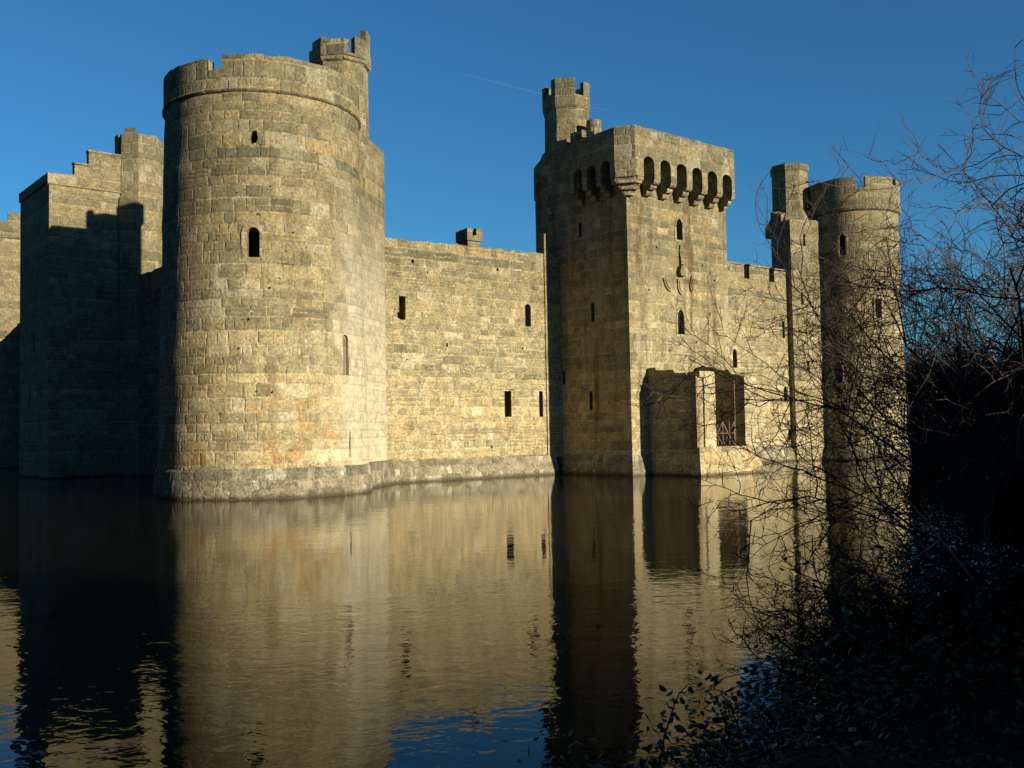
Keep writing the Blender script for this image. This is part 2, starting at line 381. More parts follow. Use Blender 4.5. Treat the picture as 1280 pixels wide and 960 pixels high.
T1 = (19.95, 42.1)
t = thing('round_tower', (*T1, 0), 'largest round stone tower nearest the camera, rising from the water with a thin turret behind', 'castle tower', G_T)
cu = MB(); r_at = lambda z: 4.63-(z-1.2)*.0205
def dwin(a, kind, w_, z0, z1, depth=1.5, frame=0, host=t, cuts=cu, c=T1, rf=r_at, **k):
    return window(host, cuts, polar(c, rf((z0+z1)/2)*math.cos(math.asin(min(.9, w_/2/rf(z0)))), a), a, kind, w_, z0, z1, depth, frame, **k)
dwin(-120.5, 'crack', .34, 14.72, 15.3, 1.2)
dwin(-121.2, 'arch', .50, 9.95, 11.2, 1.5, .22)
dwin(-66.9, 'arch', .42, 5.15, 6.9, .13, name='blocked_window')
dwin(-64.9, 'crack', .13, 1.55, 2.75, .7, name='slit'); dwin(-47, 'crack', .10, 8.0, 8.8, .6, name='slit'); dwin(-45.5, 'crack', .09, 4.9, 5.7, .6, name='slit')
for a, z in ((-112, 12.9), (-126, 12.75), (-130, 12.6), (-119, 11.7), (-100, 11.0), (-104, 10.2), (-113, 8.6), (-127, 7.3), (-124, 7.28), (-112, 4.3), (-120, 4.35), (-72, 16.2), (-95, 13.6), (-129, 6.1)):
    dwin(a, 'crack', rnd.uniform(.10, .17), z, z+rnd.uniform(.09, .16), .3, liner=False)
build(MB().lathe(*T1, drum_prof(1.0, 17.0, r_at(1.0), r_at(17.0), 16), 160, .012), 'drum_wall', S_drum, t, cu, (*T1, 4.5))
build(plinth_drum(T1, 4.66, 1.25, .15), 'plinth', S_plinth, t, None, (*T1, 4.8))
build(MB().lathe(*T1, [(4.28, 16.92), (4.37, 16.96), (4.44, 17.03), (4.40, 17.09), (4.28, 17.1)], 120, .01), 'string_course', S_par, t, None, (*T1, 4.4))
build(MB().ring(*T1, 4.36, 3.95, 17.06, tops([(-176, -146.2, 18.42), (-146.2, -138.2, 17.93), (-138.2, -20, 18.52), (-20, -6, 17.95), (-6, 60, 18.5), (60, 72, 17.95), (72, 130, 18.5), (130, 140, 17.95), (140, 184, 18.45)], .035, 3.5)), 'parapet', S_par, t, None, (*T1, 4.4))
build(MB().lathe(*T1, [(4.1, 16.9), (4.1, 17.3)], 60), 'roof', S_dark, t)
# turret base block on the east side, running into the curtain
blk = [(23.2, 40.2), (24.6, 41.55), (27.45, 43.85), (28.0, 44.6), (28.0, 49.4), (19.0, 49.4), (19.0, 42.5)]
cu = MB()
build(MB().prism(blk, -.9, 17.3).prism([(24.2, 43.6), (26.6, 44.1), (27.2, 45), (27.2, 48.4), (24.2, 48.4)], 17.2, 19.2).box(22.5, 25.3, 45.9, 47.6, 17.1, 21.9), 'turret_base', S_drum, t)  # last box: unseen block behind the parapet, added for its stepped shadow
build(MB().prism([(23.4, 39.8), (24.9, 41.1), (27.75, 43.55), (28.2, 44.3), (28.2, 48), (20, 48), (20, 42)], -.9, 1.2), 'plinth', S_plinth, t)
st = (26.5, 46.5)
tu = build(MB().lathe(*st, [(1.5, 17.2), (1.48, 22.15), (1.62, 22.25), (1.66, 22.35), (1.66, 22.45)], 8, a0=R(22.5)), 'stair_turret', S_par, t)
build(MB().ring(*st, 1.66, 1.25, 22.4, oct_tops([(-260, -190, 23.0), (-190, -150, 23.4), (-150, -103, 23.3), (-103, -90, 22.6), (-90, -62, 23.5), (-62, -30, 24.1), (-30, -5, 22.9), (-5, 45, 23.6), (45, 100, 23.0)]), OCT), 'parapet', S_par, tu)

# ------------------------------------------------------------------ curtain walls
G_C = 'curtain walls of the castle'
def curtain(x0, x1, y, prof, label, cuts_spec, name='curtain_wall', thick=2.2, mat=None):
    o = thing(name, ((x0+x1)/2, y, 0), label, 'castle wall', G_C); cu = MB()
    for x, kind, w_, z0, z1, fr in cuts_spec: window(o, cu, (x, y), -90, kind, w_, z0, z1, 1.6, fr, name='window' if z1-z0 > .35 else 'putlog_hole', liner=z1-z0 > .35)
    build(MB().extr(rough_top(prof, .05, .4, 3), (0, y), (1, 0), (0, 1), 0, thick), 'wall_face', mat or S_wall, o, cu)
    return o
cw = curtain(27.6, 39.3, 44.2, [(26.8, 1.0), (40.5, 1.0), (40.5, 13.1), (39.1, 13.1), (26.8, 12.8)],
    'long plain wall between the nearest round tower and the square tower, no battlements', [
    (28.76, 'key', .42, 8.56, 9.83, 0), (37.46, 'arch', .44, 8.67, 9.99, 0), (35.84, 'rect', .50, 3.4, 4.88, 0), (38.34, 'rect', .30, 3.39, 4.9, 0),
    (29.46, 'rect', .17, 11.65, 11.85, 0), (35.25, 'rect', .16, 11.74, 11.9, 0), (31.63, 'rect', .13, 7.25, 7.45, 0), (30.4, 'rect', .1, 11.2, 11.3, 0), (37.0, 'rect', .11, 7.3, 7.42, 0), (29.0, 'crack', .12, 6.4, 6.52, 0), (33.2, 'crack', .12, 9.6, 9.7, 0), (34.6, 'crack', .15, 1.6, 1.8, 0)])
build(MB().extr([(0, -.9), (-.42, -.9), (-.40, .2), (-.10, 1.1), (0, 1.18)], (27.4, 44.2), (0, 1), (1, 0), 0, 11.9), 'plinth', S_plinth, cw)
build(MB().box(38.75, 39.14, 44.12, 44.5, -.3, 14.7), 'pilaster', S_wall, cw)
e = 14.12; gz = 13.2
ew = curtain(48.6, 63, 44.2, [(47, 1.0), (64, 1.0), (64, e), (61.35, e-.05), (61.35, gz), (60.72, gz), (60.72, e), (58.42, e+.08), (58.42, gz), (57.80, gz), (57.80, e+.02), (55.4, e), (55.4, gz), (54.7, gz), (54.7, e), (47, e)],
    'battlemented wall right of the square tower with two gaps along its top', [
    (56.45, 'point', .46, 6.75, 8.1, .30), (62.3, 'rect', .30, 9.1, 10.35, 0), (62.3, 'arch', .42, 4.45, 5.5, 0), (62.72, 'arch', .45, 1.55, 2.35, 0), (59.3, 'crack', .12, 10.2, 10.3, 0), (60.5, 'crack', .12, 7.7, 7.85, 0), (58.2, 'crack', .12, 4.4, 4.5, 0)])
build(MB().extr([(0, -.9), (-.42, -.9), (-.40, .2), (-.10, 1.1), (0, 1.18)], (48, 44.2), (0, 1), (1, 0), 0, 15), 'plinth', S_plinth, ew)
build(MB().extr([(s_, z) for s_, z in [(-.07, e+.03), (-.02, e+.17), (.5, e+.22), (1.0, e+.1), (1.0, e+.03)]], (58.42, 44.2), (0, 1), (1, 0), .0, 2.3).extr([(-.07, e+.03), (-.02, e+.14), (.5, e+.2), (1.0, e+.1), (1.0, e+.03)], (61.35, 44.2), (0, 1), (1, 0), .0, 1.6).extr([(-.07, e+.03), (-.02, e+.14), (.5, e+.2), (1.0, e+.1), (1.0, e+.03)], (55.4, 44.2), (0, 1), (1, 0), .0, 2.4), 'coping', S_par, ew)
def west_curtain(y0, y1, zt, label):
    o = thing('curtain_wall', (23.3, (y0+y1)/2, 0), label, 'castle wall', G_C)
    build(MB().extr(rough_top([(y0, -.9), (y1, -.9), (y1, zt), (y0, zt)], .05, .5, 5), (23.3, 0), (0, 1), (1, 0), 0, 2), 'wall_face', S_wall, o)
west_curtain(46, 70, 13.7, 'shaded side wall running back from the nearest round tower to the stepped square tower')
west_curtain(77.5, 102, 13.7, 'rear stretch of shaded side wall between the stepped square tower and the far left tower')

# ------------------------------------------------------------------ chimney in the court behind the long wall
c = thing('chimney_stack', (36.3, 48, 0), 'small battlemented chimney stack showing above the long plain wall', 'chimney')
build(MB().box(36.0, 36.95, 48, 49.0, 0, 14.2), 'shaft', S_par, c)
build(MB().extr([(35.9, 14.2), (37.05, 14.2), (37.05, 14.98), (36.6, 15.0), (36.6, 14.55), (36.3, 14.5), (36.3, 14.95), (35.9, 14.93)], (0, 47.9), (1, 0), (0, 1), 0, .3)
      .extr([(35.9, 14.2), (37.05, 14.2), (37.05, 14.85), (35.9, 14.85)], (0, 48.8), (1, 0), (0, 1), 0, .3).box(35.9, 36.15, 48.2, 48.8, 14.2, 14.9).box(36.8, 37.05, 48.2, 48.8, 14.2, 14.95), 'chimney_cap', S_par, c)

# ------------------------------------------------------------------ square gate tower
g = thing('gate_tower', (44.3, 43, 0), 'tall square stone tower over the water with a jutting arcaded parapet and ruined porch', 'castle tower')
cu = MB()
window(g, cu, (44.37, 38.5), -90, 'point', .52, 13.6, 14.85, 1.6, .16)
window(g, cu, (44.30, 38.5), -90, 'point', .54, 8.05, 9.5, 1.6, .16)
for y, z0, z1 in ((44.4, 10.3, 11.2), (41.4, 8.8, 9.9), (44.0, 5.3, 6.1), (41.7, 3.7, 4.8), (42.3, 13.9, 14.8)): window(g, cu, (40.0, y), 180, 'rect', .26, z0, z1, 1.2, name='slit')
cu.extr([(-.08, 11.8), (.10, 11.82), (.13, 12.4), (.02, 12.9), (.08, 13.3), (-.06, 13.3), (-.10, 12.7)], (44.36, 38.5), (1, 0), (0, 1), -.3, .5)
for x, z in ((42.3, 12.9), (46.3, 12.2), (46.9, 9.3), (43.2, 7.0), (47.4, 11.4), (41.6, 10.4), (45.6, 7.6)):
    cu.box(x, x+.13, 38.2, 38.8, z, z+.12)
build(MB().prism([(40, 38.5), (48.7, 38.5), (48.7, 47.6), (41.4, 47.6), (40, 46.3)], -.9, 17.9), 'wall_body', S_gate, g, cu)
pl = [(-.9, .34), (.2, .30), (.95, .10), (1.2, -.02)]
m = MB(); pts = []
for z, o in pl: pts.append([(40-o, 38.5-o, z), (48.7+o, 38.5-o, z), (48.7+o, 44, z), (40-o, 44, z)])
m.add([p for l in pts for p in l], [(i*4+k, i*4+(k+1) % 4, i*4+4+(k+1) % 4, i*4+4+k) for i in range(3) for k in range(4)] + [(3, 2, 1, 0), (12, 13, 14, 15)])
build(m, 'plinth', S_plinth, g)
# jutting parapet: front plane y=37.5, west plane x=39.05, chamfered corner
FY, WX, PT = 37.5, 39.05, 19.35
arc0, arc1, na = 40.15, 48.35, 6
pitch_ = (arc1-arc0)/na; aw = pitch_*.64
def arcade(s0, s1, n_, zb, za, zt, left=0., right=0.):
    p = (s1-s0)/n_; w2 = p*.64/2; poly = [(s0-left, zt), (s0-left, zb)]
    for k in range(n_):
        cx = s0+p*(k+.5)
        poly += [(cx-w2, zb)] + [(cx-w2*math.cos(a), za-w2*.8+w2*.8*math.sin(a)) for a in [math.pi*i/8 for i in range(9)]] + [(cx+w2, zb)]
    return poly + [(s1+right, zb), (s1+right, zt)]
pm = MB()
pm.extr(rough_top(arcade(arc0, arc1, na, 16.55, 17.75, PT, arc0-39.75, .03)[1:] + [(39.75, PT)][:0] + [(39.75, PT)], .03, .5, 8), (0, FY), (1, 0), (0, 1), 0, .34)
pm.prism([(39.75, FY), (39.75, FY+.34), (WX+.34, 38.42), (WX, 38.42)], 16.5, PT-.01)                       # chamfer
pm.box(48.04, 48.38, FY+.34, 39.6, 17.75, PT-.02)                                                          # east return
build(pm, 'front_parapet', S_par, g)
pw = MB(); wy0, wy1, wn = 38.6, 42.0, 3
pw.extr(arcade(wy0, wy1, wn, 16.5, 17.6, 19.3, .17, .0), (WX, 0), (0, 1), (1, 0), 0, .34)
pw.box(WX+.34, 40.0, 41.7, 42.0, 16.6, 19.28).box(WX+.01, WX+.36, 41.0, 41.98, 19.29, 19.82).box(WX+.02, WX+.35, 40.0, 40.55, 19.29, 19.5)
build(pw, 'side_parapet', S_par, g)
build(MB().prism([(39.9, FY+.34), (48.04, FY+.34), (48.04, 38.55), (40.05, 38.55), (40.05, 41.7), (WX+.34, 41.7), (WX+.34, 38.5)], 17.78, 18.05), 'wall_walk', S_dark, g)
build(MB().extr(rough_top([(42.0, 17.6), (45.6, 17.6), (45.6, 19.3), (44.6, 20.1), (43.3, 20.0), (43.3, 19.5), (42.8, 19.5), (42.8, 19.95), (42.0, 19.9)], .05, .5, 9), (40.0, 0), (0, 1), (1, 0), -.02, .45)
      .extr([(42, 17.6), (48.68, 17.6), (48.68, 19.4), (47.5, 19.4), (47.5, 18.7), (46.8, 18.7), (46.8, 19.4), (42, 19.4)], (0, 47.14), (1, 0), (0, 1), 0, .45)
      .extr([(39.6, 17.8), (47.1, 17.8), (47.1, 18.9), (39.6, 18.9)], (48.25, 0), (0, 1), (1, 0), 0, .42), 'rear_parapet', S_par, g)
for i in range(na+1):
    cx = arc0+pitch_*i; hw = pitch_*.18-.004
    if i == 0: cx += 0.02
    b = MB(); x0, x1 = (cx-hw, cx+hw)
    if i == na: x1 = cx+.02
    for z0, z1, yo in ((17.0, 17.77, FY+.345), (16.55, 17.0, FY+.345), (16.31, 16.545, FY+.02), (16.05, 16.305, FY+.30), (15.78, 16.045, FY+.62)):
        q = [(38.52-yo, z1), (0, z1), (0, z0), (38.52-yo-.11, z0), (38.52-yo-.02, z0+.09)] if z0 < 16.5 else [(38.52-yo, z1), (0, z1), (0, z0), (38.52-yo, z0)]
        b.extr(q, (x0, 38.52), (0, -1), (1, 0), .0, x1-x0)
    build(b, 'corbel', S_pale if i else S_par, g, off=(i*3.3, i*1.7))
for i in range(wn+1):
    cy = wy0+(wy1-wy0)/wn*i; hw = .19
    b = MB(); y0, y1 = cy-hw+(.06 if i == 0 else 0), cy+hw
    for z0, z1, xo in ((16.55, 17.5, WX+.345), (16.28, 16.545, WX+.04), (16.0, 16.275, WX+.33), (15.7, 15.995, WX+.64)): b.box(xo, 40.02, y0, y1, z0, z1)
    build(b, 'corbel', S_gate, g, off=(i*2.3, i*1.1))
b = MB()
for z0, z1, o in ((16.18, 16.5, .12), (15.88, 16.18, .42), (15.6, 15.88, .68)):
    b.prism([(39.75+o*.4, FY+o), (40.35, FY+o), (40.35, 38.6), (40.1, 38.6), (40.1, 38.85), (WX+o, 38.85), (WX+o, 38.42)], z0+.003, z1)
build(b, 'corner_corbel', S_pale, g)
st = (43.35, 46.9)
build(MB().prism([(40.02, 44.0), (43, 44.3), (45.5, 45), (45.5, 48.6), (41.9, 48.6), (40.02, 46.4)], 17.5, 18.9).add([(40.02, 44, 18.9), (43, 44.3, 18.9), (45.5, 45, 18.9), (45.5, 48.6, 18.9), (41.9, 48.6, 18.9), (40.02, 46.4, 18.9), (41.4, 45.4, 20.6), (43, 45.4, 20.6), (44.9, 45.6, 20.6), (44.9, 48.4, 20.6), (42.5, 48.4, 20.6), (41.7, 46.6, 20.6)], [(5, 4, 3, 2, 1, 0), (6, 7, 8, 9, 10, 11)]+[(i, (i+1) % 6, 6+(i+1) % 6, 6+i) for i in range(6)]), 'turret_base', S_gate, g)
tu = build(MB().lathe(*st, [(1.55, 19.2), (1.5, 22.95), (1.63, 23.1), (1.65, 23.25)], 8, a0=R(22.5)), 'stair_turret', S_par, g)
build(MB().ring(*st, 1.65, 1.35, 23.2, oct_tops([(-228, -192, 24.6), (-192, -171, 24.0), (-171, -112, 24.9), (-112, -86, 23.9), (-86, -48, 24.8), (-48, -20, 24.1), (-20, 30, 25.0), (30, 60, 24.1), (60, 132, 25.0)], 4), OCT), 'parapet', S_par, tu)
build(MB().lathe(43.55, 44.6, [(.42, 18), (.41, 21.2), (.48, 21.3), (.48, 22.05), (.30, 22.06), (.30, 21.7)], 20), 'chimney', S_par, g)
# carved arms between the two windows
def shield(cx, cz, tilt, s_=1.):
    base = [(-.32, .42), (.32, .42), (.32, -.05), (.22, -.32), (0, -.52), (-.22, -.32), (-.32, -.05)]
    c_, q_ = math.cos(R(tilt)), math.sin(R(tilt))
    return [(cx+s_*(a*c_-b_*q_), cz+s_*(a*q_+b_*c_)) for a, b_ in base]
b = MB()
for cx, cz, tl in ((44.36, 10.85, 0), (43.25, 10.95, 22), (45.45, 11.05, -22)):
    b.extr(shield(cx, cz, tl), (0, 38.5), (1, 0), (0, -1), -.03, .10).extr(shield(cx, cz, tl, .70), (0, 38.5), (1, 0), (0, -1), .10, .15)
b.extr([(44.12, 11.45), (44.62, 11.45), (44.70, 11.75), (44.55, 12.0), (44.36, 12.15), (44.16, 11.98), (44.05, 11.7)], (0, 38.5), (1, 0), (0, -1), -.03, .3)
b.extr([(44.0, 10.0), (44.7, 10.0), (44.7, 10.15), (44.0, 10.15)], (0, 38.5), (1, 0), (0, -1), -.03, .06)
build(b, 'carved_shields', S_gate, g)
# ruined porch standing in the water before the gate
po = thing('porch', (43.4, 36.7, 0), 'roofless ruined porch built against the foot of the square tower, open at its front', 'porch')
b = MB(); b.extr(rough_top([(35.0, 1.2), (38.49, 1.2), (38.49, 5.98), (37.9, 6.0), (37.85, 5.85), (36.6, 5.8), (36.5, 5.62), (35.7, 5.6), (35.55, 5.38), (35.0, 5.36)], .05, .3, 4), (41.35, 0), (0, 1), (1, 0), 0, .62)
build(b, 'side_wall', S_gate, po)
b = MB(); b.extr(rough_top([(35.0, 1.2), (38.49, 1.2), (38.49, 6.1), (37.3, 6.1), (36.9, 5.92), (36.1, 5.9), (35.8, 5.6), (35.0, 5.42)], .07, .25, 6), (45.45, 0), (0, 1), (1, 0), 0, .6)
build(b, 'side_wall', S_gate, po)
build(MB().box(41.9, 42.82, 34.9, 35.6, 1.5, 5.3).box(41.5, 42.75, 34.85, 35.65, 5.3, 5.62), 'pier', S_pale, po)
build(MB().box(45.35, 46.25, 34.9, 35.6, 1.2, 5.0).box(45.3, 46.4, 34.85, 35.65, 5.0, 5.42), 'pier', S_pale, po)
m = MB(); pts = []
for z, o in ((-.9, .62), (.15, .55), (1.0, .12), (1.54, .02)): pts.append([(41.4-o*.35, 34.9-o*.4, z), (46.2+o, 34.9-o*.4, z), (46.2+o, 38.4, z), (41.4-o*.35, 38.4, z)])
m.add([p for l in pts for p in l], [(i*4+k, i*4+(k+1) % 4, i*4+4+(k+1) % 4, i*4+4+k) for i in range(3) for k in range(4)] + [(3, 2, 1, 0), (12, 13, 14, 15)])
build(m, 'base', masonry('porch_base_stone', .42, .7, wild=.09, rubble=.25, lichen=.5, seed=9., stain=.5), po)
b = MB()
ga, gb, z0, z1, y = 42.84, 44.86, 1.62, 2.9, 35.3
for p, q in (((ga, z0), (ga, z1)), ((gb, z0), (gb, z1)), (((ga+gb)/2, z0), ((ga+gb)/2, z1)), ((ga, (z0+z1)/2), (gb, (z0+z1)/2))):
    b.tube([(p[0], y, p[1]), (q[0], y, q[1])], .035, 4)
for i in range(2):
    a0, a1 = ga+(gb-ga)/2*i, ga+(gb-ga)/2*(i+1)
    b.tube([(a0, y-.03, z0), (a1, y-.03, z1)], .035, 4).tube([(a0, y+.03, z1), (a1, y+.03, z0)], .035, 4)
    b.tube([((a0+a1)/2, y-.06, z0), ((a0+a1)/2, y-.06, z1)], .03, 4)
build(b, 'lattice_gate', M_wood, po)
build(MB().box(44.92, 44.97, 35.27, 35.32, 1.54, 5.2), 'gate_post', M_wood, po)

# ------------------------------------------------------------------ far right round tower
T2 = (68.5, 42.0)
t2 = thing('round_tower', (*T2, 0), 'farther round stone tower at right, partly behind bare twigs', 'castle tower', G_T)
cu = MB(); rf2 = lambda z: 3.36-(z-1)*.006
def d2(a, kind, w_, z0, z1, fr=0): dwin(a, kind, w_, z0, z1, 1.2, fr, t2, cu, T2, rf2)
d2(-162.3, 'point', .42, 15.15, 16.75, .14); d2(-120, 'rect', .46, 10.35, 11.8, .14); d2(-173, 'point', .55, 5.7, 7.3, .14)
build(MB().lathe(*T2, drum_prof(1.0, 18.6, rf2(1), rf2(18.6), 12), 120, .012), 'drum_wall', S_far, t2, cu, (*T2, 3.3))
build(plinth_drum(T2, 3.4), 'plinth', S_plinth, t2, None, (*T2, 3.4))
build(MB().lathe(*T2, [(3.25, 18.35), (3.42, 18.45), (3.5, 18.6), (3.42, 18.68), (3.2, 18.7)], 90, .012), 'string_course', S_par, t2, None, (*T2, 3.4))
build(MB().ring(*T2, 3.44, 3.0, 18.65, tops([(-230, -143.6, 20.85), (-143.6, -132.2, 20.05), (-132.2, -92, 20.85), (-92, -84, 20.3), (-84, -20, 20.8), (-20, -8, 20.0), (-8, 60, 20.8), (60, 72, 20.0), (72, 130, 20.8)], .04, 4, 2)), 'parapet', S_far, t2, None, (*T2, 3.4))
build(MB().lathe(*T2, [(3.1, 18.5), (3.1, 18.9)], 40), 'roof', S_dark, t2)
cu = MB()
for p, z0, z1 in (((63.9, 43.25), 16.0, 16.9), ((63.6, 43.4), 11.6, 12.5), ((63.9, 43.25), 6.6, 7.4)): window(t2, cu, p, -115, 'rect', .2, z0, z1, .8, name='slit')
build(MB().prism([(62.85, 43.75), (65.4, 42.6), (68, 42.5), (70, 45), (70, 48), (66.3, 47.6), (63.1, 45.4)], -.9, 18.0), 'turret_base', S_far, t2, cu)
build(MB().prism([(62.98, 44.6), (64, 44.4), (66.5, 46), (66.3, 47.5), (65.5, 47.3), (63.05, 45.6)], 13.5, 18.7, [18.5, 18.9, 19.2, 19.2, 19.1, 18.9]), 'stair_wall', S_par, t2)
st = (64.85, 45.05)
build(MB().lathe(*st, [(2.0, 17.2), (1.95, 17.9), (1.38, 19.0), (1.36, 21.9), (1.46, 22.0), (1.46, 22.5), (1.2, 22.55)], 8, a0=R(22.5)), 'stair_turret', S_far, t2)

# ------------------------------------------------------------------ stepped square tower on the left and the far left drum
K = 1.09
ks = lambda pts: [(x*K, y*K) for x, y in pts]
kz = lambda z: 2.6+(z-2.6)*K
kp = lambda pts: [(a_*K, kz(z)) for a_, z in pts]
wt = thing('square_tower', (19.5*K, 67.5*K, 0), 'square tower at left with a stepped top edge, mostly in deep shadow', 'castle tower')
cu = MB()
window(wt, cu, (18.85*K, 64.2*K), -90, 'rect', .28, kz(18.25), kz(18.65), .6, name='drain_hole')
for y, z0, z1 in ((67.6, 8.6, 10.0), (68.6, 4.8, 6.2)): window(wt, cu, (16.35*K, y*K), 180, 'rect', .3, z0, z1, 1.2, name='slit')
build(MB().prism(ks([(16.35, 64.2), (23.5, 64.2), (23.5, 71.2), (16.35, 71.2)]), -.9, kz(18.3)), 'wall_body', S_far, wt, cu)
build(MB().extr([(0, kz(18.12)), (-.10, kz(18.16)), (-.13, kz(18.26)), (-.05, kz(18.34)), (0, kz(18.34))], ks([(16.25, 64.2)])[0], (0, 1), (1, 0), 0, 4.6*K), 'string_course', S_far, wt)
build(MB().extr(rough_top(kp([(16.25, 18.3), (22, 18.3), (22, 20.5), (18.65, 20.5), (18.65, 19.6), (17.8, 19.55), (17.8, 18.92), (16.25, 18.85)]), .03, .5, 5), (0, 64.14*K), (1, 0), (0, 1), 0, .5)
      .extr(kp([(64.64, 18.3), (71.2, 18.3), (71.2, 18.9), (64.64, 18.85)]), (16.25*K, 0), (0, 1), (1, 0), 0, .5), 'parapet', S_far, wt)
build(MB().extr(kp([(18.6, 20.5), (22, 20.5), (22, 20.62), (18.6, 20.62)]), (0, 64.08*K), (1, 0), (0, 1), 0, .6).extr(kp([(17.75, 19.6), (18.64, 19.6), (18.64, 19.7), (17.75, 19.7)]), (0, 64.08*K), (1, 0), (0, 1), 0, .6), 'coping', S_par, wt)
st = (21.98*K, 64.65*K)
tu = build(MB().lathe(*st, [(1.62*K, -.9), (1.62*K, kz(17.8)), (1.5*K, kz(18.0)), (1.46*K, kz(21.7))], 8, a0=R(22.5)), 'stair_turret', S_far, wt)
build(MB().ring(*st, 1.46*K, 1.1*K, kz(21.6), oct_tops([(a0, a1, kz(z)) for a0, a1, z in [(-260, -195, 22.0), (-195, -150, 21.9), (-150, -122, 22.35), (-122, -60, 21.95), (-60, 0, 21.85), (0, 100, 22.0)]], 6), OCT), 'parapet', S_far, tu)
build(MB().box(20.55*K, 20.85*K, 64.5*K, 65.2*K, kz(20.5), kz(22.05)), 'ruined_merlon', S_par, wt)
K = 1.12; T4 = (20.4*K, 94.5*K)
t4 = thing('round_tower', (*T4, 0), 'far left round tower cut by the picture edge, lit behind the stepped square tower', 'castle tower', G_T)
build(MB().lathe(*T4, drum_prof(-.9, kz(19.5), 4.65*K, 4.45*K, 10), 100, .012), 'drum_wall', S_far, t4, None, (*T4, 5))
build(MB().lathe(*T4, [(4.4*K, kz(19.3)), (4.56*K, kz(19.4)), (4.62*K, kz(19.55)), (4.5*K, kz(19.62)), (4.3*K, kz(19.65))], 90), 'string_course', S_par, t4, None, (*T4, 5))
build(MB().ring(*T4, 4.56*K, 4.1*K, kz(19.6), tops([(a0, a1, kz(z)) for a0, a1, z in [(-200, -150, 21.5), (-150, -138, 20.8), (-138, -116, 21.4), (-116, -98.5, 20.75), (-98.5, -40, 21.55), (-40, -28, 20.8), (-28, 60, 21.5), (60, 72, 20.8), (72, 160, 21.5)]], .04, 4, 3)), 'parapet', S_far, t4, None, (*T4, 5))

# ------------------------------------------------------------------ vegetation
def limb(out_, p, d, ln, r_, lvl, g, P):
    """Bare branch: an uneven polyline that throws off side branches, recursively. out_[lvl] collects tubes."""
    n_ = P['seg'][lvl]; pts = [p.copy()]; q = p.copy(); d = d.normalized(); dirs = [d]
    for i in range(n_):
        d = (d + Vector((g.gauss(0, 1), g.gauss(0, 1), g.gauss(0, 1)))*P['wig'][lvl] + Vector((0, 0, P['up'][lvl]))).normalized()
        q = q + d*(ln/n_); pts.append(q.copy()); dirs.append(d)
    out_[lvl].tube(pts, [r_*(1-.72*i/n_) for i in range(n_+1)], 5 if lvl == 0 else 3)
    if lvl == len(P['seg'])-1: return
    k = P['kids'][lvl]
    for j in range(k):
        s_ = P['from'][lvl]+(1-P['from'][lvl])*(j+g.random())/k; i = min(n_-1, int(s_*n_)); fr = s_*n_-i
        pp = pts[i].lerp(pts[i+1], fr); dd = dirs[i+1]
        side = dd.cross(Vector((g.gauss(0, 1), g.gauss(0, 1), g.gauss(0, 1)))).normalized()
        a = R(g.uniform(*P['ang'])); nd = dd*math.cos(a)+side*math.sin(a)
        limb(out_, pp, nd, ln*g.uniform(*P['len'][lvl])*(1.15-.5*s_), max(r_*.42*(1-.5*s_), P['rmin'][lvl]), lvl+1, g, P)
HP = dict(seg=[11, 7, 5, 3], wig=[.21, .24, .26, .28], up=[.0, .02, .02, .0], kids=[15, 8, 4], ang=(30, 70), len=[(.28, .5), (.3, .5), (.25, .5)], rmin=[.006, .0038, .0027])
HP['from'] = [.12, .12, .1]
def hawthorn(loc, stems, label, seed, scale=1., P=HP):
    g = random.Random(seed); o = thing('hawthorn_bush', loc, label, 'bush', 'bare hawthorn bushes on the near bank')
    out_ = [MB() for _ in P['seg']]
    for d, ln, r_ in stems:
        p = Vector(loc)+Vector((g.uniform(-.25, .25), g.uniform(-.2, .2), -.1)); limb(out_, p, Vector(d), ln*scale, r_, 0, g, P)
    link('limbs', out_[0].mesh('limbs'), M_bark, o); link('branches', out_[1].mesh('branches'), M_bark, o)
    tw = MB(); [tw.add(k.v, k.f) for k in out_[2:]]
    link('twigs', tw.mesh('twigs'), M_twig, o)
    return o, out_
def scr(a, b, c_): return Vector((.774*a+.633*b, -.633*a+.774*b, c_))   # right, forward, up -> world direction
g = random.Random(21)
stA = [(scr(g.uniform(-.29, .22), g.uniform(-.4, .4), g.uniform(.75, 1.0)), g.uniform(2.4, 4.4), g.uniform(.010, .020)) for _ in range(96)]
hawthorn((8.0, 2.8, .8), stA, 'tallest bare hawthorn at the right edge, twigs reaching high against the sky', 3)
stB = [(scr(g.uniform(-1.1, -.4), g.uniform(-.4, .5), g.uniform(.0, 1.1)), g.uniform(1.1, 2.1), g.uniform(.009, .015)) for _ in range(46)]
hawthorn((7.5, 3.5, .5), stB, 'low bare hawthorn leaning left over the water in front of the far right tower', 5)
stC = [(scr(g.uniform(-1, .3), g.uniform(-.3, .6), g.uniform(.15, .9)), g.uniform(.8, 1.5), .010) for _ in range(60)]
hawthorn((7.1, 3.0, .7), stC, 'short dense dark hawthorn at lower right above the brambles', 9)

